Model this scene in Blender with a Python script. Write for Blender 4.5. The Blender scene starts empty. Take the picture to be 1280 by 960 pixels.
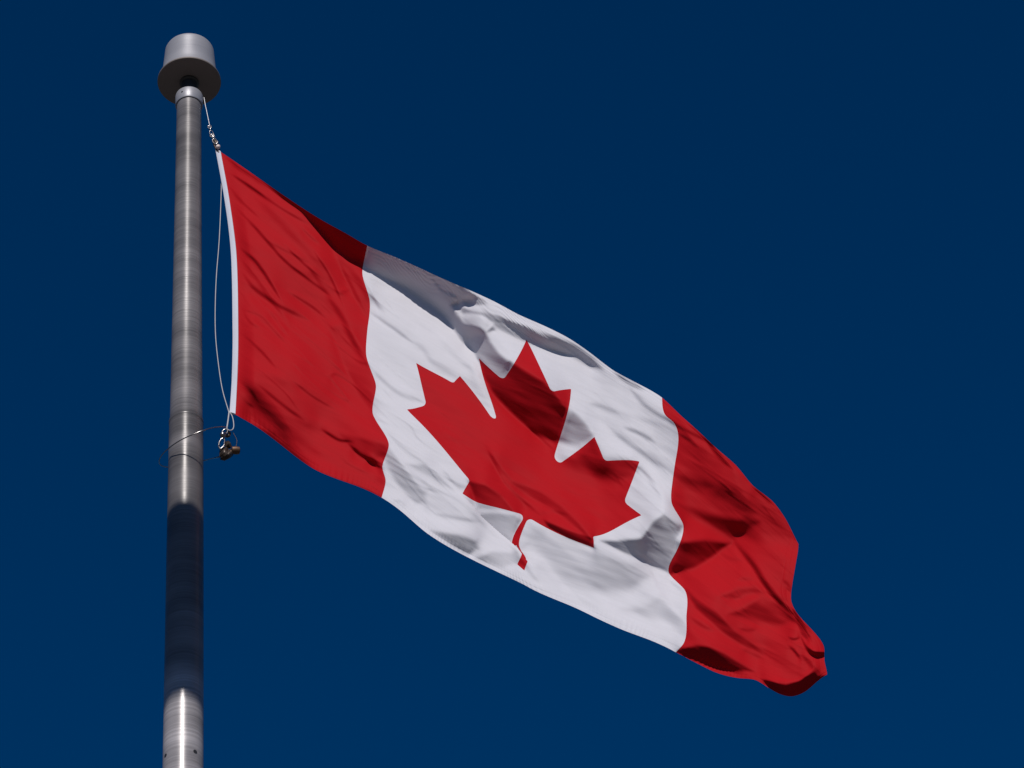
import bpy, math, random
import numpy as np
from mathutils import Matrix, Vector

R = math.radians
scene = bpy.context.scene

# ------------------------------------------------------------------ camera
W, H = 1280.0, 960.0
PITCH, ROLL = R(45.0), R(6.05)
LENS = 100.0
FPX = LENS / 36.0 * W
CAM = np.array([0.0, 0.0, 1.6])
F_ = np.array([0, math.cos(PITCH), math.sin(PITCH)])
R0 = np.array([1.0, 0, 0])
U0 = np.array([0, -math.sin(PITCH), math.cos(PITCH)])
UP = math.cos(ROLL) * U0 + math.sin(ROLL) * R0
RT = math.cos(ROLL) * R0 - math.sin(ROLL) * U0
cd = bpy.data.cameras.new('camera')
cam = bpy.data.objects.new('camera', cd)
scene.collection.objects.link(cam)
cd.lens = LENS
cd.sensor_width = 36.0
cd.clip_start = 0.1
cd.clip_end = 20000
cam.matrix_world = Matrix(((RT[0], UP[0], -F_[0], CAM[0]), (RT[1], UP[1], -F_[1], CAM[1]),
                           (RT[2], UP[2], -F_[2], CAM[2]), (0, 0, 0, 1)))
scene.camera = cam

# ------------------------------------------------------------------ light
SUN_EL, SUN_AZ = R(37.0), R(3.0)        # the sun stands behind the camera, a little to the right
SUN_STRENGTH = 3.7
SKY_STRENGTH = 0.05
L = np.array([math.sin(SUN_AZ) * math.cos(SUN_EL), -math.cos(SUN_AZ) * math.cos(SUN_EL), math.sin(SUN_EL)])
world = bpy.data.worlds.new('World')
scene.world = world
world.use_nodes = True
wn, wl = world.node_tree.nodes, world.node_tree.links
wn.clear()
sky = wn.new('ShaderNodeTexSky')
sky.sky_type = 'NISHITA'
sky.sun_disc = False
sky.sun_elevation = SUN_EL
sky.sun_rotation = math.atan2(L[0], L[1])
sky.altitude = 3500
sky.air_density = 1.0
sky.dust_density = 0.0
sky.ozone_density = 6.0
bg = wn.new('ShaderNodeBackground')
bg.inputs['Strength'].default_value = SKY_STRENGTH
wo = wn.new('ShaderNodeOutputWorld')
hs = wn.new('ShaderNodeHueSaturation')      # clear, dry, polarised-looking sky: purer blue
hs.inputs['Saturation'].default_value = 1.38
hs.inputs['Hue'].default_value = 0.502
hs.inputs['Value'].default_value = 1.12
wl.new(sky.outputs[0], hs.inputs['Color'])
wl.new(hs.outputs[0], bg.inputs[0])
wl.new(bg.outputs[0], wo.inputs[0])
sd = bpy.data.lights.new('sun', 'SUN')
sd.energy = SUN_STRENGTH
sd.angle = R(0.53)
sd.color = (1.0, 0.955, 0.90)
sun = bpy.data.objects.new('sun', sd)
scene.collection.objects.link(sun)
sun.rotation_euler = Vector(L).to_track_quat('Z', 'Y').to_euler()
sun.location = (0, -5, 20)
scene.view_settings.view_transform = 'Standard'
scene.view_settings.look = 'None'
scene.view_settings.gamma = 1
scene.view_settings.exposure = 0.0
scene.view_settings.use_curve_mapping = False
scene.cycles.max_bounces = 8


# ------------------------------------------------------------------ helpers
def rays(x, y):
    """unit-forward ray directions of photograph pixels"""
    x = np.asarray(x, float)
    y = np.asarray(y, float)
    a = (x - W / 2) / FPX
    b = (H / 2 - y) / FPX
    return F_ + a[..., None] * RT + b[..., None] * UP


def to_depth(x, y, depth):
    return CAM + rays(x, y) * np.asarray(depth)[..., None]


def plane_depth(x, y, D):
    """forward depth at which the ray meets the vertical plane Y = D"""
    return (D - CAM[1]) / rays(x, y)[..., 1]


# flag hoist: real height about 0.92 m between pixels (286,190) and (290,518)
PD = 1.0
_a = to_depth(276, 190, plane_depth(276, 190, PD))
_b = to_depth(294, 518, plane_depth(294, 518, PD))
PD = 0.92 / (_a[2] - _b[2])
print('pole distance', PD)


def on_plane(x, y, off=0.0):
    """point on the vertical plane through the pole axis, off metres nearer the camera"""
    return to_depth(x, y, plane_depth(x, y, PD - off))


MM = float(plane_depth(235, 500, PD)) / FPX      # metres per photo pixel at the flag


def tag(o, label=None, cat=None, group=None, kind=None):
    if label: o['label'] = label
    if cat: o['category'] = cat
    if group: o['group'] = group
    if kind: o['kind'] = kind
    return o


def empty(name, loc):
    o = bpy.data.objects.new(name, None)
    o.empty_display_size = 0.1
    o.location = loc
    scene.collection.objects.link(o)
    return o


def mesh_obj(name, verts, faces, mat, parent=None, smooth=True):
    """vertices in world coordinates; the object's origin goes to its parent's"""
    org = np.array(parent_origin(parent))
    me = bpy.data.meshes.new(name)
    me.from_pydata([tuple(v) for v in (np.asarray(verts, float) - org)], [], [tuple(int(i) for i in f) for f in faces])
    me.update()
    if smooth:
        me.polygons.foreach_set('use_smooth', [True] * len(me.polygons))
    if smooth and len(verts) < 40000:
        me.set_sharp_from_angle(angle=R(42))
    if mat: me.materials.append(mat)
    o = bpy.data.objects.new(name, me)
    scene.collection.objects.link(o)
    if parent is not None:
        o.parent = parent
    return o


def parent_origin(p):
    v = np.zeros(3)
    while p is not None:
        v += np.array(p.location)
        p = p.parent
    return v


class MB:
    def __init__(s):
        s.v, s.f = [], []

    def add(s, v, f):
        n = len(s.v)
        s.v += [tuple(p) for p in v]
        s.f += [tuple(i + n for i in q) for q in f]

    def lathe(s, c, prof, n=64, axis=(0, 0, 1), cap=True):
        """prof: (radius, height) pairs along axis"""
        ax = np.array(axis, float); ax /= np.linalg.norm(ax)
        t = np.array([1, 0, 0]) if abs(ax[0]) < .8 else np.array([0, 1, 0])
        e1 = np.cross(ax, t); e1 /= np.linalg.norm(e1)
        e2 = np.cross(ax, e1)
        c = np.array(c, float)
        v, f = [], []
        for r, h in prof:
            for k in range(n):
                a = 2 * math.pi * k / n
                v.append(c + ax * h + r * (math.cos(a) * e1 + math.sin(a) * e2))
        for i in range(len(prof) - 1):
            for k in range(n):
                a, b = i * n + k, i * n + (k + 1) % n
                f.append((a, b, b + n, a + n))
        if cap:
            f.append(tuple(reversed(range(n))))
            f.append(tuple(range((len(prof) - 1) * n, len(prof) * n)))
        s.add(v, f)

    def tube(s, pts, r, n=12, closed=False):
        P = np.array(pts, float)
        m = len(P)
        rr = np.full(m, r) if np.isscalar(r) else np.array(r)
        if closed:
            T = np.roll(P, -1, 0) - np.roll(P, 1, 0)
        else:
            T = np.gradient(P, axis=0)
        T /= np.linalg.norm(T, axis=1)[:, None] + 1e-12
        ref = np.array([0.3, 0.9, 0.2])
        N = ref - T[0] * (ref @ T[0]); N /= np.linalg.norm(N)
        v, f = [], []
        for i in range(m):
            N = N - T[i] * (N @ T[i]); N /= np.linalg.norm(N)
            B = np.cross(T[i], N)
            for k in range(n):
                a = 2 * math.pi * k / n
                v.append(P[i] + rr[i] * (math.cos(a) * N + math.sin(a) * B))
        for i in range(m if closed else m - 1):
            j = (i + 1) % m
            for k in range(n):
                f.append((i * n + k, i * n + (k + 1) % n, j * n + (k + 1) % n, j * n + k))
        if not closed:
            f.append(tuple(reversed(range(n))))
            f.append(tuple(range((m - 1) * n, m * n)))
        s.add(v, f)

    def box(s, c, sx, sy, sz, bev=0.0):
        x, y, z = c
        v = [(x + a * sx / 2, y + b * sy / 2, z + d * sz / 2) for d in (-1, 1) for b in (-1, 1) for a in (-1, 1)]
        s.add(v, [(0, 2, 3, 1), (4, 5, 7, 6), (0, 1, 5, 4), (2, 6, 7, 3), (0, 4, 6, 2), (1, 3, 7, 5)])

    def build(s, name, mat, parent=None, smooth=True, bevel=0.0):
        o = mesh_obj(name, s.v, s.f, mat, parent, smooth)
        if bevel:
            m = o.modifiers.new('bevel', 'BEVEL')
            m.width = bevel
            m.segments = 3
        return o


def crom(pts, n=12):
    """Catmull-Rom through the points"""
    P = [np.array(p, float) for p in pts]
    P = [2 * P[0] - P[1]] + P + [2 * P[-1] - P[-2]]
    out = []
    for i in range(1, len(P) - 2):
        for k in range(n):
            t = k / n
            a, b, c, d = P[i - 1], P[i], P[i + 1], P[i + 2]
            out.append(.5 * (2 * b + (c - a) * t + (2 * a - 5 * b + 4 * c - d) * t * t + (3 * b - a - 3 * c + d) * t ** 3))
    out.append(P[-2])
    return np.array(out)


# ------------------------------------------------------------------ materials
def new_mat(name):
    m = bpy.data.materials.new(name)
    m.use_nodes = True
    return m, m.node_tree.nodes, m.node_tree.links, m.node_tree.nodes['Principled BSDF']


def simple(name, col, rough=.5, metal=0.0, var=.12, scale=30):
    m, n, l, b = new_mat(name)
    b.inputs['Roughness'].default_value = rough
    b.inputs['Metallic'].default_value = metal
    tc = n.new('ShaderNodeTexCoord')
    nz = n.new('ShaderNodeTexNoise'); nz.inputs['Scale'].default_value = scale; nz.inputs['Detail'].default_value = 6
    l.new(tc.outputs['Object'], nz.inputs['Vector'])
    mx = n.new('ShaderNodeMix'); mx.data_type = 'RGBA'
    mx.inputs[6].default_value = (*[c * (1 - var) for c in col], 1)
    mx.inputs[7].default_value = (*[min(1, c * (1 + var)) for c in col], 1)
    l.new(nz.outputs[0], mx.inputs[0]); l.new(mx.outputs[2], b.inputs['Base Color'])
    return m


def brushed(name, col, rough, lo=.75, hi=1.15, tone=None, metal=.8):
    """spun aluminium: fine turned rings round the pole with uneven, weathered bands"""
    m, n, l, b = new_mat(name)
    b.inputs['Metallic'].default_value = metal
    tc = n.new('ShaderNodeTexCoord')
    # rings
    mp = n.new('ShaderNodeMapping'); mp.inputs['Scale'].default_value = (1.5, 1.5, 190)
    l.new(tc.outputs['Object'], mp.inputs[0])
    nz = n.new('ShaderNodeTexNoise'); nz.inputs['Scale'].default_value = 1.0; nz.inputs['Detail'].default_value = 4
    nz.inputs['Roughness'].default_value = .75
    b.inputs['Specular IOR Level'].default_value = .25
    l.new(mp.outputs[0], nz.inputs['Vector'])
    mp2 = n.new('ShaderNodeMapping'); mp2.inputs['Scale'].default_value = (4, 4, 14)
    l.new(tc.outputs['Object'], mp2.inputs[0])
    nb = n.new('ShaderNodeTexNoise'); nb.inputs['Scale'].default_value = 1.0; nb.inputs['Detail'].default_value = 5
    l.new(mp2.outputs[0], nb.inputs['Vector'])
    add = n.new('ShaderNodeMath'); add.operation = 'ADD'
    l.new(nz.outputs[0], add.inputs[0]); l.new(nb.outputs[0], add.inputs[1])
    mr = n.new('ShaderNodeMapRange')
    mr.inputs[1].default_value = .7; mr.inputs[2].default_value = 1.3
    mr.inputs[3].default_value = lo; mr.inputs[4].default_value = hi
    l.new(add.outputs[0], mr.inputs[0])
    sc = n.new('ShaderNodeVectorMath'); sc.operation = 'SCALE'; sc.inputs[0].default_value = col
    src = mr.outputs[0]
    if tone:                                   # tone by height: weathered lengths, plus the shadow band's darkness put into the colour
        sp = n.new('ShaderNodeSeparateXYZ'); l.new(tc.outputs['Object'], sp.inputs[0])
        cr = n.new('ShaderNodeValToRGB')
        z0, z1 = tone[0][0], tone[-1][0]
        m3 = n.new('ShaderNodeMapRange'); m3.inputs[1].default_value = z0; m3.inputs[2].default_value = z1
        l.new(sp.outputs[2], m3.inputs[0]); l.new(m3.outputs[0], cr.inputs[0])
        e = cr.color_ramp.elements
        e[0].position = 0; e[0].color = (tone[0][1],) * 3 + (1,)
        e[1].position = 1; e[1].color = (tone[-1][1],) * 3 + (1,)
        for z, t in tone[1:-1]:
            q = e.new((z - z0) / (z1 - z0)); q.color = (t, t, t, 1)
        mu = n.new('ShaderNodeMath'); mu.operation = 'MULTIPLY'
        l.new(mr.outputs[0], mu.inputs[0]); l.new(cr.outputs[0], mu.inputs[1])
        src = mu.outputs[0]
    l.new(src, sc.inputs['Scale'])
    l.new(sc.outputs[0], b.inputs['Base Color'])
    rr = n.new('ShaderNodeMapRange')
    rr.inputs[1].default_value = .3; rr.inputs[2].default_value = .7
    rr.inputs[3].default_value = rough - .06; rr.inputs[4].default_value = rough + .08
    l.new(nb.outputs[0], rr.inputs[0]); l.new(rr.outputs[0], b.inputs['Roughness'])
    bp = n.new('ShaderNodeBump'); bp.inputs['Strength'].default_value = .35; bp.inputs['Distance'].default_value = .0006
    l.new(nz.outputs[0], bp.inputs['Height']); l.new(bp.outputs[0], b.inputs['Normal'])
    return m


def cloth(name, col, trans, var=.04, spec=.12):
    m, n, l, b = new_mat(name)
    out = n['Material Output']
    b.inputs['Roughness'].default_value = .6
    b.inputs['Specular IOR Level'].default_value = spec
    b.inputs['Sheen Weight'].default_value = .0
    uv = n.new('ShaderNodeTexCoord')
    # threads
    mp = n.new('ShaderNodeMapping'); mp.inputs['Scale'].default_value = (220, 1400, 1)
    l.new(uv.outputs['UV'], mp.inputs[0])
    nz = n.new('ShaderNodeTexNoise'); nz.inputs['Scale'].default_value = 1; nz.inputs['Detail'].default_value = 3
    l.new(mp.outputs[0], nz.inputs['Vector'])
    mp1 = n.new('ShaderNodeMapping'); mp1.inputs['Scale'].default_value = (24, 110, 1); mp1.inputs['Rotation'].default_value = (0, 0, .12)
    l.new(uv.outputs['UV'], mp1.inputs[0])
    n1 = n.new('ShaderNodeTexNoise'); n1.inputs['Scale'].default_value = 1; n1.inputs['Detail'].default_value = 5
    l.new(mp1.outputs[0], n1.inputs['Vector'])
    av = n.new('ShaderNodeMath'); av.operation = 'ADD'
    l.new(nz.outputs[0], av.inputs[0]); l.new(n1.outputs[0], av.inputs[1])
    mr = n.new('ShaderNodeMapRange'); mr.inputs[1].default_value = .6; mr.inputs[2].default_value = 1.4
    mr.inputs[3].default_value = 1 - var; mr.inputs[4].default_value = 1 + var
    l.new(av.outputs[0], mr.inputs[0])
    sc = n.new('ShaderNodeVectorMath'); sc.operation = 'SCALE'; sc.inputs[0].default_value = col
    l.new(mr.outputs[0], sc.inputs['Scale'])
    l.new(sc.outputs[0], b.inputs['Base Color'])
    bp = n.new('ShaderNodeBump'); bp.inputs['Strength'].default_value = .22; bp.inputs['Distance'].default_value = .0012
    l.new(n1.outputs[0], bp.inputs['Height'])
    l.new(bp.outputs[0], b.inputs['Normal'])
    tr = n.new('ShaderNodeBsdfTranslucent')
    l.new(sc.outputs[0], tr.inputs[0])
    mx = n.new('ShaderNodeMixShader'); mx.inputs[0].default_value = trans
    l.new(b.outputs[0], mx.inputs[1]); l.new(tr.outputs[0], mx.inputs[2])
    l.new(mx.outputs[0], out.inputs[0])
    return m


M_RED = cloth('red_polyester', (.38, .0062, .011), .0, .05, .03)
M_WHITE = cloth('white_polyester', (.585, .568, .615), .05, .04, .15)
M_HEAD = cloth('white_header_canvas', (.62, .63, .72), .05)
M_CHROME = simple('polished_steel', (.26, .25, .25), .26, 1.0, .35, 260)
M_DARK = simple('dark_grease_metal', (.045, .03, .022), .45, .5, .4, 200)
M_CABLE = simple('coated_cable', (.52, .52, .55), .38, .6, .15, 90)
M_ROPE = simple('white_halyard', (.42, .41, .42), .6, 0, .2, 200)
M_BEAD = simple('pale_plastic', (.75, .62, .58), .4, 0, .05, 50)
M_BLACK = simple('black_paint', (.02, .02, .02), .5, 0, .3, 40)

# ------------------------------------------------------------------ ground
def ground_mat():
    m, n, l, b = new_mat('paving')
    tc = n.new('ShaderNodeTexCoord')
    br = n.new('ShaderNodeTexBrick'); br.inputs['Scale'].default_value = 1.6
    br.inputs['Color1'].default_value = (.10, .095, .09, 1); br.inputs['Color2'].default_value = (.13, .12, .11, 1)
    br.inputs['Mortar'].default_value = (.06, .055, .05, 1); br.inputs['Mortar Size'].default_value = .012
    l.new(tc.outputs['Object'], br.inputs['Vector'])
    nz = n.new('ShaderNodeTexNoise'); nz.inputs['Scale'].default_value = 3; nz.inputs['Detail'].default_value = 8
    l.new(tc.outputs['Object'], nz.inputs['Vector'])
    mx = n.new('ShaderNodeMix'); mx.data_type = 'RGBA'; mx.blend_type = 'MULTIPLY'; mx.inputs[0].default_value = .4
    l.new(br.outputs[0], mx.inputs[6]); l.new(nz.outputs[0], mx.inputs[7])
    l.new(mx.outputs[2], b.inputs['Base Color'])
    b.inputs['Roughness'].default_value = .85
    return m


g = mesh_obj('ground', [(-6000, -6000, 0), (6000, -6000, 0), (6000, 6000, 0), (-6000, 6000, 0)], [(0, 1, 2, 3)], ground_mat(), None, False)
tag(g, kind='structure')


# ------------------------------------------------------------------ flagpole
def pole_at(py):
    """axis point of the pole seen at photo row py"""
    px = 234.0 - (py - 380) * 0.00837
    return on_plane(px, py)


AX = pole_at(380)[0:2]
def zof(py):
    px = 234.0 - (py - 380) * 0.00837
    return float(pole_at(py)[2])


print('axis check', pole_at(130), pole_at(940))
XP, YP = float(pole_at(500)[0]), PD


def rad(w, py):
    return w / 2 * float(plane_depth(234, py, PD)) / FPX


Z_TOP = zof(121)              # top of the collar
poleE = empty('flagpole', (XP, YP, 0))
tag(poleE, 'tall brushed aluminium flagpole with drum shaped cap at its top', 'flagpole')
prof = [(.062, 0)]
zs = [(960, 50.9), (900, 50.0), (700, 46.4), (600, 44.2), (530, 42.6), (526, 42.2), (524, 40.6), (380, 36.8), (235, 33.0), (150, 31.0), (132, 30.6)]
zb = zof(960); rb = rad(50.9, 960)
prof = [(rb + (rb - rad(46.4, 700)) / (zof(700) - zof(960)) * zb, 0.0)]
prof += [(rad(w, py), zof(py)) for py, w in zs]
m = MB(); m.lathe((XP, YP, 0), prof, 96)
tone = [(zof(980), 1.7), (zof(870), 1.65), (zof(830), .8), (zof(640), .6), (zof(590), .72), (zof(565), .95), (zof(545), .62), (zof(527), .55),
        (zof(520), 1.0), (zof(460), .72), (zof(400), 1.0), (zof(250), .9), (zof(180), .68), (zof(140), .95)]  # rows inside the cast shadow are darkened in the colour as well
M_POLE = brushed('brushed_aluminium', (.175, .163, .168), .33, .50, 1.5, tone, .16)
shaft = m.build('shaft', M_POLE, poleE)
M_CAP = brushed('spun_aluminium', (.33, .325, .352), .43, .88, 1.07, None, .26)
M_PLATE = simple('weathered_plate', (.20, .17, .16), .65, .3, .25, 300)
# lip of the sleeve joint and the base flange at the ground
m = MB(); m.lathe((XP, YP, zof(531)), [(rad(42.8, 531), 0), (rad(43.4, 531), .002), (rad(43.4, 531), .007), (rad(42.4, 531), .009)], 96)
m.build('joint_ring', M_POLE, poleE)
m = MB(); m.lathe((XP, YP, 0), [(.19, 0), (.19, .02), (.14, .05), (.10, .12), (.095, .12)], 64)
m.build('base_flange', M_CAP, poleE)
# collar below the cap
zc0, zc1 = zof(133), Z_TOP
m = MB(); m.lathe((XP, YP, 0), [(rad(33.2, 130), zc0), (rad(34.2, 130), zc0 + .002), (rad(34.2, 130), zc1 - .003), (rad(33.4, 130), zc1), (rad(20, 130), zc1)], 96)
collar = m.build('collar', M_CAP, poleE)
for ang in (-.38, 1.75, 3.8):
    r_ = rad(34.2, 130)
    c = np.array([XP + math.sin(ang) * r_, YP - math.cos(ang) * r_, zc0 + .55 * (zc1 - zc0)])
    m = MB(); m.lathe(c - np.array([math.sin(ang), -math.cos(ang), 0]) * .004, [(.0026, 0), (.0026, .0045)], 16, (math.sin(ang), -math.cos(ang), 0))
    m.build('set_screw', M_BLACK, collar)
# black spindle
zp = zof(103.2)
m = MB(); m.lathe((XP, YP, 0), [(rad(20, 120), zc1 - .001), (rad(20, 120), zp - .008), (rad(24, 110), zp - .005), (rad(24, 110), zp - .001)], 48)
m.build('spindle', M_BLACK, poleE)
# cap: flared bottom plate and drum
m = MB(); m.lathe((XP, YP, zp), [(rad(78, 101), 0.0), (rad(79, 101), .0015), (rad(79, 101), .004), (rad(76.5, 101), .0075), (rad(74, 101), .010)], 128)
plate = m.build('cap_plate', M_PLATE, poleE)
hd = zof(42 + 25) - zp
m = MB(); rd = rad(61, 60)
m.lathe((XP, YP, zp + .0085), [(rad(72, 90), 0), (rad(69.3, 90), .010), (rad(67.2, 80), .026), (rad(64, 70), hd * .55), (rd, hd - .012), (rd * .995, hd - .006), (rd * .97, hd - .002), (rd * .92, hd)], 128)
drum = m.build('cap_drum', M_CAP, poleE)
# drain / set-screw holes low on the shaft
def hole(px, py, r0, name='bolt_hole'):
    # find the angle on the shaft whose projection falls at px
    rr_ = rad(50.6, py)
    best = min(np.linspace(-1.45, 1.45, 600), key=lambda a: abs(234 - (py - 380) * .00837 + math.sin(a) * 25.3 - px))
    n_ = np.array([math.sin(best), -math.cos(best), 0])
    z_ = zof(py - 0 + math.cos(best) * -0) 
    # the near surface shows higher in the picture than the axis point: correct for it
    dz = rr_ * math.cos(best) * math.tan(R(41))
    c = np.array([XP, YP, z_ - dz]) + n_ * (rr_ - .003)
    mm = MB(); mm.lathe(c, [(r0, 0), (r0, .0034)], 20, n_)
    mm.build(name, M_BLACK, shaft)
hole(247.2, 940, .0046)
hole(210, 941, .0042)


# ------------------------------------------------------------------ flag
TOPL = [(276, 190), (294, 202), (312.5, 215), (350, 241), (375, 258), (400, 274), (425, 287.5), (459, 307)]
TOPM = [(459, 307), (505, 326), (555, 349), (592.5, 365), (630, 382.5), (660, 400), (695, 412.5), (730, 435), (765, 462), (802, 482), (827.5, 497)]
TOPR = [(827.5, 497), (857, 525), (881, 546), (901.6, 566), (922, 583.6), (940, 606), (960, 620), (979, 642.5), (998, 680)]
BOTL = [(294, 518), (325, 536), (350, 555), (375, 575), (400, 591), (425, 600), (450, 609), (477, 622)]
BOTM = [(477, 622), (497, 635), (520, 655), (540, 672), (572, 690), (605, 707), (635, 721), (690, 748), (720, 760), (745, 772), (767, 784), (802, 795), (845, 815.5)]
BOTR = [(845, 815.5), (867, 827), (891, 839), (914, 846.5), (946, 850), (962.5, 861), (983, 872), (1001, 868), (1015, 859), (1023.5, 849), (1034, 843)]
HOIST = [(276, 190), (287.5, 252), (295, 310), (297, 345), (298, 410), (298, 425), (297.5, 462), (294, 518)]
FLY = [(998, 680), (996, 697), (992, 720), (989, 739), (989, 755), (995, 765), (1009, 781), (1021, 794), (1031, 810), (1030.5, 826), (1034, 843)]
S25 = [(459, 307), (453, 342), (462, 375), (459.5, 410), (458, 445), (470, 482), (466, 517), (486, 555), (478, 584), (482, 600), (477, 622)]
S75 = [(827.5, 497), (832.5, 520), (841, 527), (847.5, 542), (844.5, 575), (840, 607), (840, 630), (854, 656), (845, 690), (836, 716), (855.5, 737), (858, 770), (854, 805), (845, 815.5)]


def arc_par(P):
    P = np.array(P, float)
    d = np.r_[0, np.cumsum(np.linalg.norm(np.diff(P, axis=0), axis=1))]
    return P, d / d[-1]


ctrl = {}


def addc(P, u0, u1, v0, v1, n):
    P, t = arc_par(P)
    for k in range(n + 1):
        s = k / n
        ctrl[(round(u0 + (u1 - u0) * s, 5), round(v0 + (v1 - v0) * s, 5))] = (np.interp(s, t, P[:, 0]), np.interp(s, t, P[:, 1]))


def ypar(P, u, n):
    """stripe seams: v from the row, so sideways kinks do not eat length"""
    P = np.array(P, float)
    for x, y in P:
        v = (y - P[0, 1]) / (P[-1, 1] - P[0, 1])
        ctrl[(u, round(v, 5))] = (x, y)


addc(TOPL, 0, .25, 0, 0, 7); addc(TOPM, .25, .75, 0, 0, 12); addc(TOPR, .75, 1, 0, 0, 8)
addc(BOTL, 0, .25, 1, 1, 7); addc(BOTM, .25, .75, 1, 1, 12); addc(BOTR, .75, 1, 1, 1, 12)
addc(HOIST, 0, 0, 0, 1, 8); addc(FLY, 1, 1, 0, 1, 10)
ypar(S25, .25, 10); ypar(S75, .75, 12)
LEAFC = [(4800, 400, 658, 424.5), (5550, 890, 714, 486), (5223, 1079, 693.5, 489), (5400, 1990, 697.5, 575), (5880, 1545, 743, 546),
         (5990, 1800, 754, 572), (6600, 1715, 799.5, 577), (6420, 2330, 782, 627), (6660, 2465, 802, 644), (5700, 3280, 742, 672), (5815, 3620, 742.5, 685),
         (4930, 3480, 665, 650), (4050, 890, 598.5, 447.5), (4377, 1079, 624, 471), (4200, 1990, 616, 520.5), (3720, 1545, 575, 470), (3600, 1800, 567, 477),
         (3000, 1715, 520, 453.5), (3180, 2330, 531, 505), (2940, 2465, 508.5, 511.5), (3900, 3260, 586, 600), (3785, 3620, 578, 617),
         (4670, 3480, 651, 643), (4890, 4430, 655.5, 713), (4710, 4430, 646.5, 705.5), (4733, 3950, 645.3, 673), (4867, 3950, 653.2, 677.5), (4720, 4190, 652.2, 690.5), (4880, 4190, 660.6, 695.5)]
for X, Y, x, y in LEAFC:
    ctrl[(X / 9600, Y / 4800)] = (x, y)
CUV = np.array([(2 * u, v) for u, v in ctrl])
CXY = np.array([ctrl[k] for k in ctrl])


def tps_fit(P, Q, reg):
    n = len(P)
    d2 = ((P[:, None] - P[None]) ** 2).sum(-1)
    K = d2 * np.log(d2 + 1e-12) * .5 + np.eye(n) * reg
    A = np.zeros((n + 3, n + 3))
    A[:n, :n] = K
    A[:n, n:] = np.c_[np.ones(n), P]
    A[n:, :n] = A[:n, n:].T
    return np.linalg.solve(A, np.r_[Q, np.zeros((3, Q.shape[1]))])


def tps_eval(P, C, X):
    out = np.empty((len(X), C.shape[1]))
    for i in range(0, len(X), 20000):
        x = X[i:i + 20000]
        d2 = ((x[:, None] - P[None]) ** 2).sum(-1)
        out[i:i + 20000] = (d2 * np.log(d2 + 1e-12) * .5) @ C[:-3] + np.c_[np.ones(len(x)), x] @ C[-3:]
    return out


TC = tps_fit(CUV, CXY, 2e-5)

# ---- relief of the cloth. Slopes are gathered fold by fold, then integrated into one surface.
X0, Y0, X1, Y1 = 240, 160, 1070, 900
GX, GY = np.meshgrid(np.arange(X0, X1, 1.0), np.arange(Y0, Y1, 1.0))
S = np.zeros_like(GX)
ZM = {'A': (250, 170, 4), 'B': (250, 400, 4), 'C': (430, 290, 4), 'E': (640, 400, 4), 'G': (640, 600, 4), 'K': (460, 500, 4),
      'M': (800, 480, 4.923), 'N': (800, 680, 4.923), 'P': (590, 350, 8), 'Q': (930, 730, 6.4)}


def loc(z, pts):
    ox, oy, s = ZM[z]
    return np.array([(ox + a / s, oy + b / s) for a, b in pts], float)


def seg_dist(P, gx, gy, closed=False):
    n = len(P)
    best = np.full(gx.shape, 1e9)
    tt = np.zeros(gx.shape)
    L_ = [np.linalg.norm(P[(i + 1) % n] - P[i]) for i in range(n if closed else n - 1)]
    tot = sum(L_); acc = 0
    for i in range(n if closed else n - 1):
        a, b = P[i], P[(i + 1) % n]
        ab = b - a
        t = np.clip(((gx - a[0]) * ab[0] + (gy - a[1]) * ab[1]) / (ab @ ab + 1e-9), 0, 1)
        d = np.hypot(gx - a[0] - t * ab[0], gy - a[1] - t * ab[1])
        m_ = d < best
        best[m_] = d[m_]
        tt[m_] = ((acc + t * L_[i]) / tot)[m_]
        acc += L_[i]
    return best, tt


def window(P, pad):
    x0 = int(max(0, P[:, 0].min() - pad - X0)); x1 = int(min(GX.shape[1], P[:, 0].max() + pad - X0 + 1))
    y0 = int(max(0, P[:, 1].min() - pad - Y0)); y1 = int(min(GX.shape[0], P[:, 1].max() + pad - Y0 + 1))
    return slice(y0, y1), slice(x0, x1)


def stroke(z, amp, w, *pts):
    """long crease: slope change amp, half width w pixels, tapering to both ends"""
    P = crom(loc(z, pts), 6)
    sl = window(P, 4 * w)
    d, t = seg_dist(P, GX[sl], GY[sl])
    taper = np.clip(np.minimum(t, 1 - t) * 5, 0, 1)
    ww = w * (.45 + .55 * taper)
    amp *= 1.45 if amp < 0 else 1.0
    if z in 'AB' and w < 6: amp *= 1.2; ww = ww * .8
    S[sl] += amp * np.exp(-(d / ww) ** 2) * (.35 + .65 * taper)


def patch(z, amp, blur, *pts):
    """panel of cloth leaning one way, soft edge of width blur pixels"""
    P = loc(z, pts)
    sl = window(P, 2 * blur + 2)
    gx, gy = GX[sl], GY[sl]
    d, _ = seg_dist(P, gx, gy, True)
    ins = np.zeros(gx.shape, bool)
    n = len(P)
    for i in range(n):
        a, b = P[i], P[(i + 1) % n]
        c = ((a[1] > gy) != (b[1] > gy)) & (gx < (b[0] - a[0]) * (gy - a[1]) / (b[1] - a[1] + 1e-9) + a[0])
        ins ^= c
    sd_ = np.where(ins, d, -d)
    k = np.clip(.5 + sd_ / (2 * blur), 0, 1)
    amp *= 1.45 if z in 'GK' else 1.3
    S[sl] += amp * k * k * (3 - 2 * k)


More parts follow.
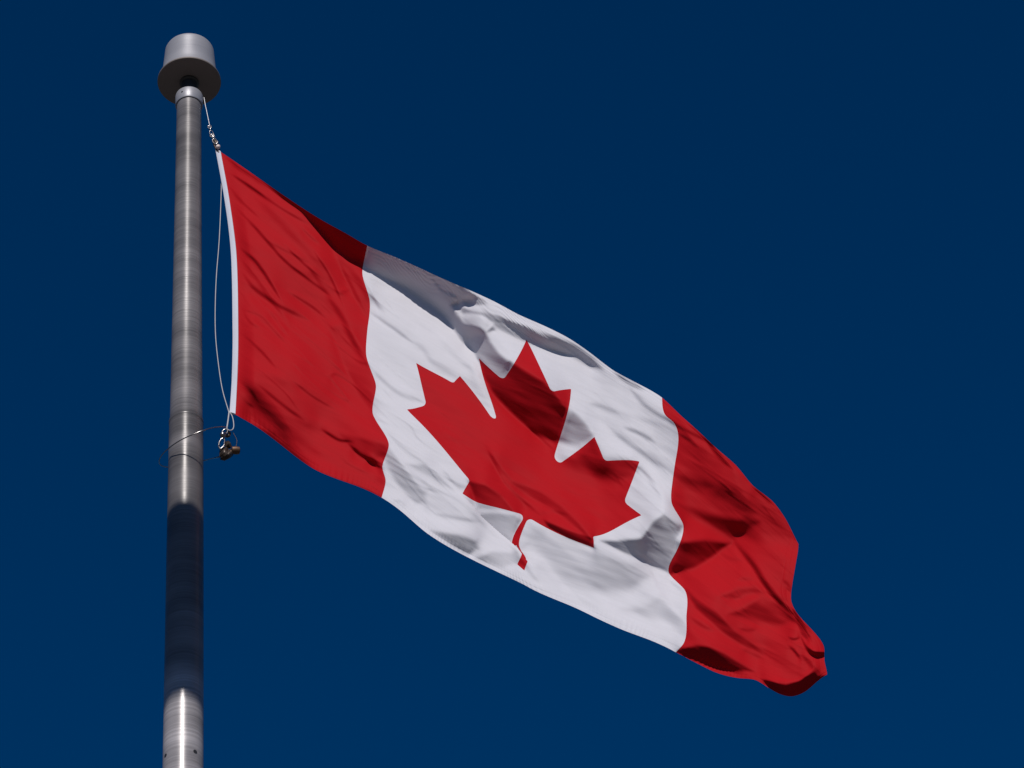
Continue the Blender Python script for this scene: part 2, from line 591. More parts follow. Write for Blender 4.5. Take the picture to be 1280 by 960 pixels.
# red hoist panel
patch('A', -1.5, 3.0, (260, 180), (400, 275), (600, 400), (850, 535), (818, 642), (740, 612), (660, 545), (600, 470), (500, 372), (400, 304))
stroke('A', -.5, 3, (110, 90), (180, 150), (260, 205), (340, 265))
stroke('A', -.6, 2.6, (170, 200), (300, 290), (420, 370), (540, 440))
stroke('A', -.5, 2.2, (155, 190), (250, 250), (330, 310))
stroke('A', -.65, 2.6, (190, 370), (260, 440), (330, 520), (420, 620), (520, 700), (640, 790))
stroke('A', -.75, 2.8, (200, 560), (270, 620), (330, 700), (410, 830))
stroke('A', -.65, 4, (215, 690), (270, 760), (380, 840), (480, 890), (540, 920))
stroke('A', -.35, 2.6, (330, 520), (420, 570), (560, 640))
stroke('A', -.5, 2.2, (500, 450), (560, 510), (600, 540))
stroke('A', -.55, 2.6, (440, 780), (540, 840), (630, 910))
stroke('A', -.5, 2, (210, 870), (280, 890), (350, 935))
stroke('A', -.5, 2, (215, 880), (250, 930), (300, 960))
stroke('A', -.5, 2.6, (340, 870), (380, 920), (400, 950), (440, 1000))
stroke('A', -.6, 7, (660, 560), (740, 660), (830, 780), (848, 900))
stroke('A', -.5, 4, (700, 640), (760, 760), (835, 900))
stroke('A', -.3, 4, (540, 650), (600, 740), (650, 800))
stroke('A', -.5, 5, (650, 820), (700, 890), (740, 970), (800, 1090))
patch('B', -.5, 4, (650, 40), (700, 20), (770, 80), (835, 190), (880, 330), (868, 470), (800, 380), (720, 230))
stroke('B', -.45, 3, (300, 0), (350, 30), (430, 120))
stroke('B', -.5, 9, (200, 300), (290, 400), (400, 520), (440, 620))
stroke('B', -.3, 2.5, (190, 300), (250, 350), (290, 410))
stroke('B', -.3, 2.5, (190, 370), (230, 410), (270, 440))
stroke('B', -.7, 2.2, (610, 548), (690, 598), (760, 608))
patch('B', -.55, 4, (700, 570), (850, 600), (945, 620), (940, 680), (860, 700), (780, 650))
stroke('B', -.9, 3.0, (745, 620), (800, 672), (860, 700), (915, 722))
stroke('B', -.9, 2.6, (830, 690), (880, 725), (912, 742))
stroke('B', -.3, 2.5, (700, 690), (760, 730), (840, 770))
stroke('B', -.6, 3.4, (560, 745), (640, 782), (760, 825), (905, 885))
stroke('B', -.5, 5, (280, 535), (400, 620), (560, 745))
stroke('B', .35, 11, (540, 560), (680, 650), (880, 765))
stroke('B', .25, 16, (430, 120), (540, 250), (620, 380))
stroke('A', -.4, 6, (300, 330), (420, 450), (560, 600), (680, 760))
stroke('A', -.35, 5, (200, 620), (330, 780), (450, 960))
stroke('A', -.5, 1.8, (130, 240), (220, 340), (300, 410))
stroke('A', -.5, 1.8, (420, 540), (520, 640), (620, 720))
stroke('A', -.5, 1.8, (560, 560), (650, 700), (720, 860))
stroke('B', -.45, 2.2, (200, 60), (300, 150), (380, 240))
stroke('B', -.45, 2.2, (460, 300), (560, 380), (680, 450))
stroke('B', -.4, 2.2, (300, 330), (420, 430), (520, 500))
# white panel, the hanging valley along the top
patch('C', -1.25, 4, (672, 630), (735, 700), (790, 722), (832, 642), (900, 690), (1000, 745), (1060, 805), (1110, 880), (1095, 960), (1060, 1060), (960, 1010), (880, 950), (800, 870), (740, 800), (690, 710))
stroke('C', .7, 2.5, (440, 240), (500, 300), (580, 330))
stroke('C', -.55, 2.6, (130, 400), (200, 450), (280, 505), (340, 552))
stroke('C', .3, 2.6, (135, 420), (200, 470), (270, 520))
stroke('C', -.55, 4, (120, 650), (170, 720), (290, 815), (405, 855))
stroke('C', .35, 4, (140, 640), (220, 720), (340, 800))
stroke('C', -.3, 4, (330, 540), (400, 590), (440, 650), (560, 725))
stroke('C', -.35, 5, (470, 540), (560, 620), (650, 700))
stroke('C', -.35, 3, (120, 300), (160, 350), (200, 400))
stroke('C', -.3, 2, (110, 250), (150, 330), (180, 390))
stroke('C', -.25, 3, (330, 430), (440, 500), (560, 600))
patch('C', -.35, 8, (620, 640), (700, 760), (750, 900), (700, 880), (610, 740))
stroke('E', -.75, 2.6, (510, 262), (580, 310), (660, 352))
stroke('E', -.45, 3.2, (590, 340), (670, 430), (760, 488), (810, 515))
stroke('E', -.65, 3.0, (560, 535), (640, 568), (715, 612))
stroke('E', -.3, 3.0, (380, 415), (460, 435), (540, 470))
stroke('E', -.35, 3.4, (480, 530), (560, 600), (650, 665), (800, 760))
stroke('E', -.35, 3, (640, 730), (690, 800), (740, 880))
stroke('E', .3, 4, (680, 720), (740, 820), (790, 920))
patch('E', -.85, 5, (300, 445), (370, 505), (405, 575), (340, 632), (225, 605), (270, 500))
patch('E', -.75, 7, (400, 580), (450, 680), (600, 688), (645, 735), (610, 790), (540, 800), (420, 770), (330, 690))
# leaf
stroke('K', .35, 3, (640, 10), (720, 90), (900, 235))
stroke('K', -.6, 2.2, (790, 125), (860, 190), (925, 245))
patch('K', -.85, 3, (500, 405), (590, 422), (670, 475), (745, 565), (640, 545), (560, 530))
stroke('K', -.65, 2.6, (600, 250), (670, 390), (740, 470), (860, 575))
patch('K', -.7, 3.5, (620, 280), (720, 400), (860, 455), (970, 530), (1060, 620), (1120, 700), (1050, 650), (950, 570), (850, 510), (740, 440), (670, 370))
stroke('K', -.3, 12, (600, 270), (720, 350), (860, 430))
patch('K', -.9, 2, (880, 600), (1000, 648), (1120, 690), (1135, 745), (1000, 690), (900, 635))
stroke('K', -.35, 2.6, (860, 570), (930, 560), (1000, 575))
stroke('K', .35, 6, (860, 520), (960, 590), (1060, 660))
stroke('K', -.4, 12, (960, 310), (1100, 340), (1230, 400))
# lower white
stroke('K', .35, 2.6, (60, 120), (130, 230), (190, 320), (290, 460))
patch('K', -.5, 4, (85, 320), (115, 250), (190, 350), (285, 460), (290, 515), (240, 520), (160, 440))
stroke('K', .5, 2.2, (330, 340), (460, 470), (580, 600), (680, 710), (775, 800))
patch('K', -.5, 4, (190, 320), (280, 322), (360, 385), (440, 455), (370, 420), (280, 370))
patch('K', -.85, 3, (545, 535), (740, 570), (765, 600), (730, 720), (650, 660), (590, 610))
patch('K', -.7, 4, (315, 652), (450, 672), (545, 705), (555, 745), (500, 780), (410, 730))
patch('K', -.5, 4, (530, 795), (620, 755), (740, 760), (755, 815), (680, 840), (600, 820))
stroke('K', -.4, 4, (360, 350), (440, 420), (500, 440))
stroke('K', -.3, 4, (60, 130), (150, 220), (260, 300), (360, 380))
stroke('K', -.4, 2.4, (130, 500), (165, 510), (190, 540))
stroke('K', .25, 8, (240, 560), (400, 620), (560, 640))
stroke('K', -.35, 3, (330, 570), (440, 590), (560, 610))
# lower right white
patch('G', -.95, 4, (645, 290), (700, 205), (760, 165), (852, 230), (820, 330), (786, 468), (700, 432), (560, 372), (440, 305), (520, 300))
stroke('G', .55, 2.4, (410, 292), (520, 358), (640, 410), (700, 470), (740, 560))
stroke('G', .35, 2.6, (730, 520), (790, 620), (862, 700))
stroke('G', -.35, 2.6, (700, 450), (780, 500), (862, 560))
patch('G', -.55, 9, (90, 205), (180, 225), (400, 340), (480, 380), (620, 425), (690, 480), (600, 560), (400, 560), (250, 500), (150, 400), (60, 320))
stroke('G', .45, 3, (60, 330), (140, 400), (240, 520), (330, 600))
stroke('G', -.4, 4, (30, 380), (90, 460), (140, 520))
patch('G', -.4, 7, (740, 580), (865, 700), (860, 720), (700, 690), (540, 650), (640, 630))
stroke('G', .25, 8, (330, 640), (500, 680), (700, 740))
# fly panel
stroke('M', -.5, 2.6, (150, 200), (240, 262), (380, 330), (430, 352))
stroke('M', -.4, 2.4, (240, 300), (300, 345), (360, 395))
stroke('M', -.75, 3, (400, 335), (480, 432), (570, 525))
stroke('M', -.5, 3.2, (290, 240), (380, 310), (480, 400))
stroke('M', -.3, 7, (215, 560), (300, 600), (450, 625))
patch('M', -.6, 6.5, (205, 722), (400, 795), (600, 835), (660, 815), (730, 850), (650, 915), (560, 960), (450, 900), (300, 795))
stroke('M', .3, 5, (620, 620), (690, 740), (760, 860))
stroke('M', -.4, 12, (420, 640), (560, 720), (720, 790))
stroke('M', -.6, 2.6, (690, 625), (760, 690), (820, 750))
patch('N', -1.1, 4.5, (228, -10), (400, -30), (560, -5), (450, 80), (340, 150), (178, 192), (210, 100))
stroke('N', -.95, 4.0, (590, 0), (690, 120), (800, 290), (940, 430))
stroke('N', .3, 4, (540, 0), (660, 120), (770, 290), (880, 400))
stroke('N', -.4, 3.6, (490, 60), (560, 95), (620, 100))
stroke('N', -.45, 2.6, (600, 220), (640, 215), (690, 220))
patch('N', -.7, 4.5, (485, 325), (600, 270), (700, 262), (765, 300), (650, 315), (560, 340))
patch('N', -.7, 5, (550, 432), (640, 390), (745, 318), (860, 370), (930, 430), (955, 475), (860, 505), (740, 482))
patch('N', -.75, 3.4, (285, 280), (360, 350), (470, 420), (580, 530), (690, 610), (755, 680), (660, 640), (540, 570), (430, 480), (340, 390))
stroke('N', -.45, 3.2, (320, 460), (380, 500), (450, 535))
stroke('N', -.5, 2.6, (620, 645), (690, 675), (755, 705))
patch('N', -1.0, 3.5, (235, 645), (340, 622), (430, 630), (520, 668), (610, 725), (700, 785), (600, 785), (480, 762), (350, 722), (222, 668))
stroke('N', -.6, 3.4, (745, 832), (820, 865), (870, 900))
stroke('N', -.35, 2.6, (610, 520), (660, 530), (720, 525))
stroke('N', -.35, 3, (880, 220), (915, 260), (925, 300))

patch('C', -1.28, 3.6, (117, 60), (300, 138), (500, 228), (620, 280), (660, 330), (600, 350), (540, 370), (560, 420), (600, 460), (680, 480), (712, 510), (730, 550), (775, 605),
      (832, 650), (790, 722), (735, 700), (672, 640), (640, 590), (595, 560), (550, 490), (500, 425), (440, 378), (380, 332), (300, 282), (200, 232), (95, 175))
patch('P', -.9, 2.6, (-120, 260), (0, 312), (120, 320), (200, 345), (330, 390), (540, 460), (700, 560), (880, 660), (1010, 745), (900, 732), (740, 697), (560, 637), (480, 602),
      (380, 552), (260, 492), (200, 430), (100, 357), (0, 340), (-100, 350))
patch('P', -.5, 4, (100, 290), (260, 330), (450, 440), (600, 480), (800, 540), (1000, 640), (1180, 770), (1300, 880), (1180, 880), (1000, 770), (800, 690), (560, 560), (300, 400))
stroke('P', -.6, 6, (700, 540), (900, 625), (1060, 700), (1180, 800), (1300, 900))
patch('P', -1.1, 1.2, (140, 525), (210, 455), (240, 505))
patch('P', -.8, 2, (-60, 120), (40, 150), (110, 190), (150, 240), (100, 256), (-60, 250))
patch('P', -.45, 3, (0, 360), (90, 380), (180, 450), (140, 520), (60, 560), (-60, 600), (-60, 400))
stroke('P', .6, 2, (-220, 262), (-60, 262), (140, 268))
stroke('P', .5, 1.8, (-150, 350), (0, 342), (100, 365), (190, 430))
stroke('C', .3, 2.5, (440, 240), (500, 300), (580, 330))
patch('Q', -1.2, 3, (165, 775), (340, 800), (440, 780), (520, 722), (556, 695), (600, 740), (700, 738), (610, 790), (560, 840), (450, 900), (340, 925), (260, 870))
stroke('Q', .4, 2.2, (130, 750), (300, 768), (430, 760), (550, 680))
patch('Q', -.8, 1.6, (395, 205), (450, 265), (495, 340), (525, 420), (505, 450), (450, 400), (428, 310))
patch('Q', -1.3, 1.4, (448, 408), (500, 495), (560, 538), (650, 545), (650, 575), (580, 585), (520, 560), (480, 490))
stroke('Q', -.8, 2, (355, 430), (400, 442), (445, 430))
stroke('Q', -.8, 1.8, (355, 495), (400, 530), (450, 600))
stroke('Q', -.6, 3.6, (470, 570), (540, 650), (620, 725))
stroke('Q', .4, 2, (440, 250), (560, 380), (640, 500))


def smooth(A, s):
    n0, n1 = A.shape
    P = np.pad(A, ((0, n0), (0, n1)), mode='symmetric')
    ky = np.fft.fftfreq(2 * n0)[:, None]; kx = np.fft.rfftfreq(2 * n1)[None]
    G = np.exp(-2 * (math.pi * s) ** 2 * (kx ** 2 + ky ** 2))
    return np.fft.irfft2(np.fft.rfft2(P) * G, s=P.shape)[:n0, :n1]


# small loose wrinkles running with the pull of the cloth (down to the right)
rng = np.random.default_rng(7)
def dir_noise(ang, l1, l2):
    n = rng.standard_normal(GX.shape)
    ky = np.fft.fftfreq(GX.shape[0])[:, None]; kx = np.fft.fftfreq(GX.shape[1])[None]
    ca, sa = math.cos(ang), math.sin(ang)
    a = kx * ca + ky * sa; b = -kx * sa + ky * ca
    G = np.exp(-2 * math.pi ** 2 * ((a * l1) ** 2 + (b * l2) ** 2))
    o = np.fft.ifft2(np.fft.fft2(n) * G).real
    return o / o.std()
patch('M', -.42, 14, (150, 100), (400, 330), (600, 520), (850, 760), (960, 960), (560, 970), (300, 800), (200, 700), (235, 300))
patch('B', -.5, 12, (190, 250), (420, 300), (560, 520), (540, 720), (300, 560), (190, 480))
def creases(ang, l1, l2, wid):
    n_ = dir_noise(ang, l1, l2)
    return np.exp(-(n_ / wid) ** 2) * np.clip(dir_noise(ang, 50, 22) * .8 + .25, 0, 1.3)
# long tension creases; they fan out from the two hoist corners and run down the fly
wl_ = np.clip((500 - GX) / 60, 0, 1)
fan = np.clip((GX - 275 + (GY - 190) * .9) / 500, 0, 1)
cr1, cr2, cr3 = creases(R(52), 50, 3.4, .10), creases(R(41), 60, 3.6, .10), creases(R(31), 60, 3.8, .10)
S -= .62 * (cr1 * wl_ * (1 - fan) + cr2 * (wl_ * fan + (1 - wl_) * .6) + cr3 * (1 - wl_) * .7)
S += .30 * np.roll(cr1 * wl_ * (1 - fan) + cr2 * (wl_ * fan + (1 - wl_) * .6) + cr3 * (1 - wl_) * .7, -3, axis=0)
S += .085 * dir_noise(R(38), 26, 3.2) + .06 * dir_noise(R(20), 14, 2.0) + .15 * dir_noise(R(40), 60, 12)
S = smooth(S, .55)

LAM, MU = .12, (2 * math.pi / 900) ** 2
pad = 200
SP = np.pad(S, pad)
ky = 2 * math.pi * np.fft.fftfreq(SP.shape[0])[:, None]; kx = 2 * math.pi * np.fft.rfftfreq(SP.shape[1])[None]
# picture rows grow downward: slope "brighter" = surface comes nearer as the row grows
Hh = np.fft.irfft2(np.conj(1j * ky) * np.fft.rfft2(SP) / (ky ** 2 + LAM * kx ** 2 + MU), s=SP.shape)[pad:-pad, pad:-pad]
print('relief px', Hh.min(), Hh.max())


def bil(A, x, y):
    fx = np.clip(x - X0, 0, A.shape[1] - 1.001); fy = np.clip(y - Y0, 0, A.shape[0] - 1.001)
    ix = fx.astype(int); iy = fy.astype(int); ax = fx - ix; ay = fy - iy
    return (A[iy, ix] * (1 - ax) * (1 - ay) + A[iy, ix + 1] * ax * (1 - ay) + A[iy + 1, ix] * (1 - ax) * ay + A[iy + 1, ix + 1] * ax * ay)


TUCKS = [([(575, 617), (594, 634), (606, 649), (622, 663), (642, 680), (650, 688), (656, 697), (668, 712)], 13, 9, 10)]


def cloth_point(uv):
    """uv: (n,2) with u,v in 0..1 -> world points"""
    xy = tps_eval(CUV, TC, np.c_[2 * uv[:, 0], uv[:, 1]])
    x, y = xy[:, 0], xy[:, 1]
    h = bil(Hh, x, y)
    u, v = uv[:, 0], uv[:, 1]
    for P, A, B, w_ in TUCKS:        # narrow folds where one side of the cloth slips under the other
        P = np.array(P, float)
        d, t = seg_dist(P, x, y)
        k = np.clip(t, 0, 1)
        e = P[-1] - P[0]; e /= np.linalg.norm(e)
        nx, ny = e[1], -e[0]         # toward the side that slips under (upper right)
        j = np.clip((t * (len(P) - 1)).astype(int), 0, len(P) - 2)
        ab = P[j + 1] - P[j]
        side = ab[:, 1] * (x - P[j, 0]) - ab[:, 0] * (y - P[j, 1])
        s_ = np.where(side > 0, d, -d)
        tp = np.clip(np.minimum(t, 1 - t) * 3.2, 0, 1); tp = tp * tp * (3 - 2 * tp)
        f = np.where(s_ > 0, np.clip(s_ / 2.5, 0, 1) * np.exp(-np.clip(s_ - 2.5, 0, None) / w_), 0) * tp
        f = np.where((t <= 0) | (t >= 1), 0, f)
        x = x - nx * A * f; y = y - ny * A * f; h = h - B * f
        h = h + .35 * B * np.exp(-((s_ + 3) / 4) ** 2) * tp
    # puckered hems along the top and bottom edges, and the doubled fly hem
    puck = np.exp(-(v / .055) ** 2) * np.sin(2 * math.pi * (82 * (u - .87 * v) + 1.1 * np.sin(u * 61) + .8 * np.sin(u * 23 + 1) + .5 * np.sin(u * 131)))
    puck *= np.clip((u - .25) * 60, .12, 1) * (.6 + .4 * np.sin(u * 37 + 2)) * np.clip((.62 - u) * 8, .15, 1)
    puck2 = np.exp(-((1 - v) / .03) ** 2) * np.sin(2 * math.pi * (u * 150 + .9 * np.sin(u * 53))) * (.6 + .4 * np.sin(u * 41))
    h = h + .5 * puck + .45 * puck2
    for a_, c_, w_ in ((u, .9795, .0011), (u, .9905, .0010), (u, .2490, .0010), (u, .7512, .0010), (v, .984, .0022), (v, .016, .0022)):
        h = h - .55 * np.exp(-((a_ - c_) / w_) ** 2) * (.75 + .25 * np.sin((v if a_ is u else 2 * u) * 900))     # rows of stitching pull the hems in
    root = np.clip(u / .03, 0, 1)
    h = h * (root * root * (3 - 2 * root) * .8 + .2)
    return to_depth(x, y, plane_depth(x, y, PD) - h * MM)


NU, NV = 720, 340
uu = np.linspace(0, 1, NU + 1); vv = np.linspace(0, 1, NV + 1)
UU, VV = np.meshgrid(uu, vv)
UVF = np.c_[UU.ravel(), VV.ravel()]
PT = cloth_point(UVF).reshape(NV + 1, NU + 1, 3)
du = np.gradient(PT, axis=1); dv = np.gradient(PT, axis=0)
NRM = np.cross(dv, du)
NRM /= np.linalg.norm(NRM, axis=2)[..., None]
if (NRM[..., 1].mean() > 0): NRM = -NRM


# leaf outline, in the flag's own 9600 x 4800 units
def arc(p, q, r, sweep):
    p = np.array(p, float); q = np.array(q, float)
    d = q - p; m_ = (p + q) / 2; l_ = np.linalg.norm(d)
    hgt = math.sqrt(max(r * r - l_ * l_ / 4, 0))
    nrm = np.array([-d[1], d[0]]) / l_
    c = m_ + nrm * hgt * (1 if sweep else -1)
    a0 = math.atan2(*(p - c)[::-1]); a1 = math.atan2(*(q - c)[::-1])
    if sweep:
        while a1 < a0: a1 += 2 * math.pi
    else:
        while a1 > a0: a1 -= 2 * math.pi
    return [tuple(c + r * np.array([math.cos(t), math.sin(t)])) for t in np.linspace(a0, a1, 9)]


half = []
half += [(4890, 4430)]
half += arc((4845, 3567), (4956, 3469), 95, True)
half += [(5815, 3620)]
half += arc((5699, 3300), (5719, 3227), 65, True)
half += [(6660, 2465)]
half += arc((6448, 2366), (6414, 2287), 65, True)
half += [(6600, 1715)]
half += arc((6058, 1830), (5985, 1792), 65, True)
half += [(5880, 1545)]
half += arc((5457, 1999), (5346, 1942), 65, True)
half += [(5550, 890)]
half += arc((5223, 1079), (5132, 1052), 65, True)
half += [(4800, 400)]
leaf = np.array(half + [(9600 - x, y) for x, y in reversed(half[:-1])], float) / 4800.0


def leaf_sdf(X):
    best = np.full(len(X), 1e9); ins = np.zeros(len(X), bool)
    n = len(leaf)
    for i in range(n):
        a, b = leaf[i], leaf[(i + 1) % n]
        ab = b - a
        t = np.clip(((X - a) @ ab) / (ab @ ab + 1e-12), 0, 1)
        best = np.minimum(best, np.hypot(*(X - a - t[:, None] * ab).T))
        ins ^= ((a[1] > X[:, 1]) != (b[1] > X[:, 1])) & (X[:, 0] < (b[0] - a[0]) * (X[:, 1] - a[1]) / (b[1] - a[1] + 1e-12) + a[0])
    return np.where(ins, best, -best)


flagE = empty('flag', tuple(PT[0, 0]))
tag(flagE, 'red and white flag with a red maple leaf flying from the pole', 'flag')


def cloth_mesh(name, V, F, N, UVs, mat, parent):
    used = np.unique(np.concatenate([np.array(f) for f in F])) if not isinstance(F, np.ndarray) else np.unique(F)
    remap = np.full(len(V), -1); remap[used] = np.arange(len(used))
    F2 = [tuple(remap[list(f)]) for f in F]
    o = mesh_obj(name, V[used], F2, mat, parent)
    me = o.data
    uvl = me.uv_layers.new(name='UVMap')
    li = np.empty(len(me.loops), int); me.loops.foreach_get('vertex_index', li)
    uvl.data.foreach_set('uv', UVs[used][li].ravel())
    me.normals_split_custom_set_from_vertices([tuple(q) for q in N[used]])
    return o


def grid_faces(i0, i1):
    a = (np.arange(NV)[:, None] * (NU + 1) + np.arange(i0, i1)[None]).ravel()
    return np.c_[a, a + NU + 1, a + NU + 2, a + 1]


Vf = PT.reshape(-1, 3); Nf = NRM.reshape(-1, 3)
q1, q3 = NU // 4, 3 * NU // 4
cloth_mesh('hoist_panel', Vf, grid_faces(0, q1), Nf, UVF, M_RED, flagE)
cloth_mesh('fly_panel', Vf, grid_faces(q3, NU), Nf, UVF, M_RED, flagE)
sd_all = leaf_sdf(np.c_[2 * UVF[:, 0], UVF[:, 1]])
FC = grid_faces(q1, q3)
sgn = sd_all[FC] > 0
allin = sgn.all(1); allout = (~sgn).all(1)
Fin = [tuple(f) for f in FC[allin]]; Fout = [tuple(f) for f in FC[allout]]
newV, newUV, newN, cache = [], [], [], {}
def cut(a, b):
    k = (min(a, b), max(a, b))
    if k not in cache:
        t = sd_all[a] / (sd_all[a] - sd_all[b])
        cache[k] = len(Vf) + len(newV)
        newV.append(Vf[a] * (1 - t) + Vf[b] * t); newUV.append(UVF[a] * (1 - t) + UVF[b] * t); newN.append(Nf[a] * (1 - t) + Nf[b] * t)
    return cache[k]
for f in FC[~(allin | allout)]:
    for tri in ((f[0], f[1], f[2]), (f[0], f[2], f[3])):
        pin, pout = [], []
        for k in range(3):
            a, b = int(tri[k]), int(tri[(k + 1) % 3])
            (pin if sd_all[a] > 0 else pout).append(a)
            if (sd_all[a] > 0) != (sd_all[b] > 0):
                c = cut(a, b); pin.append(c); pout.append(c)
        if len(pin) > 2: Fin.append(tuple(pin))
        if len(pout) > 2: Fout.append(tuple(pout))
V2 = np.vstack([Vf, newV]); U2 = np.vstack([UVF, newUV]); N2 = np.vstack([Nf, newN])
N2 /= np.linalg.norm(N2, axis=1)[:, None]
cp = cloth_mesh('centre_panel', V2, Fout, N2, U2, M_WHITE, flagE)
cloth_mesh('maple_leaf', V2, Fin, N2, U2, M_RED, cp)

# header: the doubled white canvas band along the hoist
HL = np.array([(269, 185), (280, 245), (287.5, 300), (290, 345), (291, 410), (291, 437), (290, 475), (287, 516)], float)
HR = PT[:, 0, :]
hp = crom(HL, 20); _, ht = arc_par(hp)
n = 120
tv = np.linspace(0, 1, n)
lx = np.interp(tv, ht, hp[:, 0]); ly = np.interp(tv, ht, hp[:, 1])
ridx = np.clip((tv * NV).astype(int), 0, NV)
RP = PT[ridx, 0]
RN = NRM[ridx, 2]
LP = to_depth(lx, ly, plane_depth(lx, ly, PD + .004))
vs, fs = [], []
prof_h = [(-.06, .0), (.0, .0022), (.3, .0030), (.7, .0030), (1.0, .0024), (1.03, .0), (1.0, -.0024), (.5, -.003), (.0, -.0022)]
for i in range(n):
    for s, o_ in prof_h:
        vs.append(LP[i] * (1 - s) + RP[i] * s + RN[i] * o_)
kk = len(prof_h)
for i in range(n - 1):
    for k in range(kk):
        fs.append((i * kk + k, i * kk + (k + 1) % kk, (i + 1) * kk + (k + 1) % kk, (i + 1) * kk + k))
fs.append(tuple(range(kk))); fs.append(tuple(reversed(range((n - 1) * kk, n * kk))))
mesh_obj('header', vs, fs, M_HEAD, flagE)

# ------------------------------------------------------------------ halyard and snaps
# depth off the pole plane in metres, positive toward the camera
def P3(x, y, off=0.0):
    return on_plane(x, y, off)


hy = empty('halyard', tuple(P3(257, 133, .02)))
tag(hy, 'thin steel halyard running beside the white edge of the flag', 'halyard')
m = MB(); m.tube(crom([P3(255, 122, 0.0), P3(257, 133, .0), P3(260, 147, .0), P3(262.5, 159, .0)], 6), .0010)
m.build('upper_line', M_CABLE, hy)
m = MB(); m.tube(crom([P3(271.5, 184, -.004), P3(274, 198, -.012), P3(276.5, 222, -.014), P3(276.2, 250, -.012), P3(274, 300, -.006), P3(270.5, 345, 0), P3(269, 385, .0), P3(269.5, 420, 0), P3(273, 455, 0),
                     P3(278, 487, 0), P3(286, 515, .004)], 14), .00105)
m.build('lower_line', M_ROPE, hy)


def snap(name, parent, top, bot, w):
    """swivel snap hook: eye, swivel barrel and gated hook, between two points"""
    top, bot = np.array(top), np.array(bot)
    ax = bot - top; ln = np.linalg.norm(ax); ax /= ln
    sd1 = np.cross(ax, np.array([0, -1, 0])); sd1 /= np.linalg.norm(sd1)
    def q(a, b): return top + ax * (a * ln) + sd1 * (b * w)
    m = MB()
    m.tube([q(.14 + .14 * -math.cos(t), .42 * math.sin(t)) for t in np.linspace(0, 2 * math.pi, 25)[:-1]], w * .13, 12, True)
    m.lathe(q(.28, 0), [(w * .16, 0), (w * .32, ln * .03), (w * .32, ln * .12), (w * .2, ln * .16)], 16, ax)
    loop = [q(.44, 0), q(.54, .34), q(.72, .46), q(.90, .34), q(.99, 0), q(.92, -.34), q(.80, -.46)]
    m.tube(crom(loop, 5), w * .15, 12)
    o = m.build(name, M_CHROME, parent)
    m = MB(); m.tube([q(.44, 0), q(.56, -.34), q(.80, -.46)], w * .09, 12)
    m.build('gate', M_CHROME, o)
    return o


# upper snap with the pale bead
us = empty('snap_hook', tuple(P3(262, 158)))
tag(us, 'small steel snap hook with pale bead at the upper corner of the flag', 'snap hook', 'snap hooks holding the flag')
snap('hook_body', us, P3(261.5, 157, .004), P3(265.5, 170, .004), .0095)
snap('hook_body', us, P3(264.5, 168, .003), P3(270.5, 180, .003), .012)
m = MB(); m.lathe(P3(272.6, 183.5, .006), [(.0001, -.0065), (.0036, -.005), (.0056, -.002), (.0056, .002), (.0036, .005), (.0001, .0065)], 18, (0.3, 0, 1), False)
m.build('bead', M_BEAD, us)
m = MB()
m.tube(crom([P3(267, 172, .0), P3(271, 177, 0), P3(273.5, 184, 0), P3(274.5, 191, 0), P3(271.5, 188, 0), P3(268.5, 183, 0), P3(266, 176, 0)], 5), .0021, 12)
m.lathe(P3(269.5, 178, -.002), [(.004, -.010), (.0055, -.006), (.0055, .006), (.004, .010)], 14, (0.45, 0, -1))
m.build('thimble', M_DARK, us)

# lower snap, dark swivel and the retaining loop round the pole
ls = empty('snap_hook', tuple(P3(284, 540, .02)))
tag(ls, 'steel snap hook with dark greasy swivel below the lower corner of the flag', 'snap hook', 'snap hooks holding the flag')
m = MB()
m.tube(crom([P3(286.5, 514, .004), P3(285, 526, .006), P3(283.4, 536, .008)], 6), .0016, 12)
m.tube(crom([P3(286.5, 514, .004), P3(290.5, 521, .004), P3(292.2, 531, .004), P3(291, 536.5, .006), P3(287, 538, .01), P3(283.4, 536, .008)], 6), .0011, 12)
m.build('lanyard', M_ROPE, ls)
snap('hook_body', ls, P3(282, 536.5, .010), P3(275.5, 561, .014), .0135)
m = MB()
m.lathe(P3(278.5, 543.5, .014), [(.004, -.006), (.0065, -.003), (.0065, .003), (.004, .006)], 16, (1, .2, .2))
m.build('swivel_eye', M_CHROME, ls)
m = MB()
m.tube(crom([P3(284, 539.5, .004), P3(287, 542, .004), P3(284.5, 545.5, .004), P3(281, 542, .004)], 5), .003, 12)
m.lathe(P3(280.5, 566, .004), [(.003, -.014), (.0085, -.010), (.010, -.002), (.0095, .006), (.006, .013), (.003, .016)], 20, (0.12, .1, 1))
m.lathe(P3(284.5, 568, .0), [(.003, -.018), (.008, -.012), (.009, 0), (.007, .010), (.003, .014)], 18, (.75, .1, .55))
m.lathe(P3(285, 556, .002), [(.003, -.010), (.0065, -.005), (.0065, .006), (.003, .012)], 16, (-.4, .1, 1))
m.v = [tuple(np.array(p) + .0016 * np.sin(np.array(p)[[1, 2, 0]] * 900 + np.array(p) * 430)) for p in m.v]
m.build('swivel_block', M_DARK, ls)
m = MB()
m.lathe(P3(294.5, 563, .0), [(.004, -.010), (.0085, -.008), (.0095, 0), (.0085, .008), (.004, .010)], 20, (1, .3, .1))
m.lathe(P3(291, 565, .0), [(.0045, -.012), (.0045, .010)], 14, (1, .3, .1))
m.build('pulley_wheel', simple('rusty_brass', (.11, .06, .035), .5, .6, .4, 150), ls)
m = MB(); m.tube(crom([P3(291, 540, .0), P3(296, 550, -.004), P3(295, 558, -.004)], 6), .0007, 12)
m.build('loose_wire', M_DARK, ls)

rr0 = rad(43, 560)
ring = empty('retaining_loop', tuple(P3(283, 534, .03)))
tag(ring, 'dark wire loop slung around the flagpole below the flag', 'wire loop')
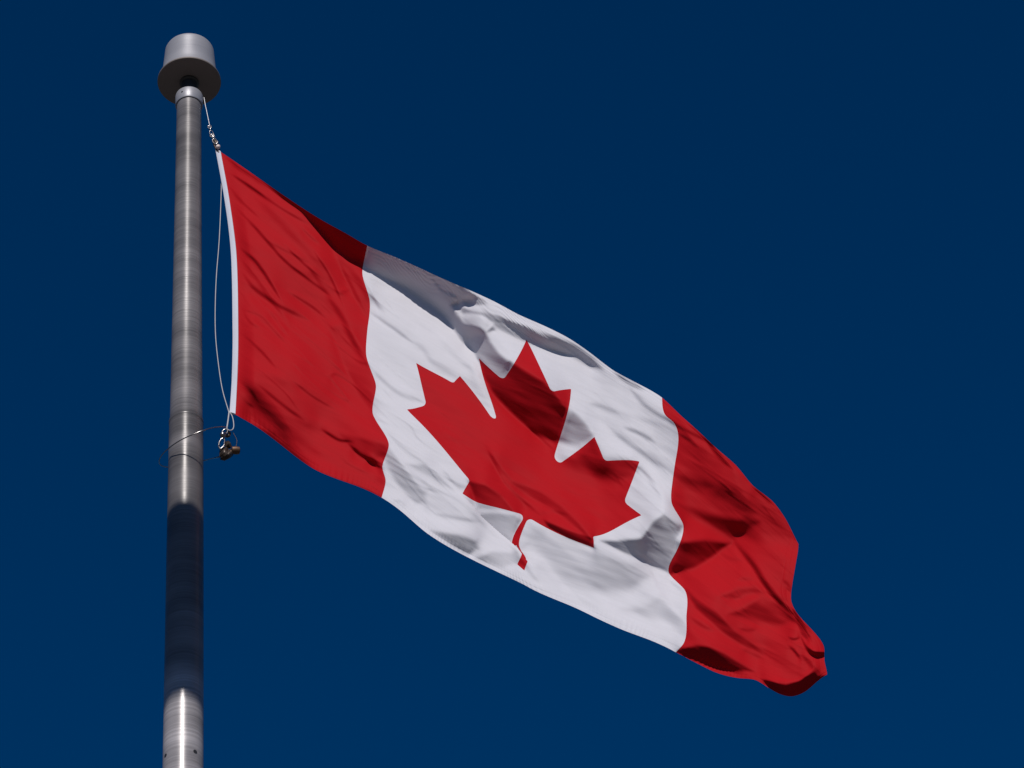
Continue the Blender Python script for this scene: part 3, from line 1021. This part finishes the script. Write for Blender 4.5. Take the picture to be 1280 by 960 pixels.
# from the snap, across the front of the pole, round the left and back behind it
def pw(px, py, off): return P3(px, py, off)
pts = [pw(283, 534, .02), pw(274, 533.6, .045), pw(262, 535.5, .062), pw(252, 539, .072), pw(240, 543.5, .074), pw(228, 549, .066), pw(218, 555, .055),
       pw(209, 562, .034), pw(203, 568, .014), pw(199.5, 574, -.006), pw(199.2, 579, -.024), pw(203, 582.5, -.040), pw(211, 584, -.056), pw(225, 583.5, -.066), pw(240, 580, -.066), pw(256, 575.5, -.045),
       pw(264, 573.5, -.026), pw(272, 571.6, -.006), pw(277, 570.5, .0)]
m = MB(); m.tube(crom(pts, 10), .00125, 12)
m.build('wire', M_CABLE if False else simple('oiled_steel_wire', (.20, .19, .19), .30, .9, .3, 120), ring)
m = MB(); m.tube(crom([pw(257, 537.3, .069), pw(252, 539, .0722), pw(246, 541.3, .0735)], 5), .0019, 12)
m.build('crimp_sleeve', M_CHROME, ring)
m = MB(); m.tube(crom([pw(268, 572.6, -.016), pw(272, 571.6, -.006), pw(274, 571.1, -.002)], 5), .0017, 12)
m.build('crimp_sleeve', M_CHROME, ring)

# ------------------------------------------------------------------ unseen shade caster, made up as a street light to darken the pole
za, zb_ = zof(640 + 11), zof(862 + 38)        # shaded length of the shaft
DL = 3.0
hgt, dep = .10, None
tot = (za - zb_)
dep = (tot - hgt) / math.tan(SUN_EL) * math.cos(0)
Q = np.array([XP, YP, (za + zb_) / 2]) + L * DL
shade_caster = empty('added_shade_caster', (float(Q[0]) - 2.4, float(Q[1]), 0))  # invented object, sized so its head throws the dark band
tag(shade_caster, 'unseen grey shade caster with wide flat head, added to darken the pole', 'street lamp')
M_CASTER = simple('grey_paint', (.18, .18, .19), .5, .2, .1, 10)
m = MB(); m.box(Q, .46, dep, hgt); hd_ = m.build('caster_head', M_CASTER, shade_caster, False, .008)
m = MB(); m.box(Q - np.array([0, 0, hgt / 2 + .004]), .36, dep - .1, .012)
m.build('lens', simple('caster_lens', (.6, .6, .58), .3, 0, .05, 10), hd_, False, .003)
m = MB(); m.lathe((Q[0] - 2.4, Q[1], 0), [(.11, 0), (.11, .3), (.08, .34), (.055, Q[2] + .05)], 32); m.build('mast', M_CASTER, shade_caster)
m = MB(); m.tube([(Q[0] - 2.4, Q[1], Q[2] - .05), (Q[0] - 1.2, Q[1], Q[2] + .03), (Q[0] - .2, Q[1], Q[2])], .03, 12); m.build('arm', M_CASTER, shade_caster)
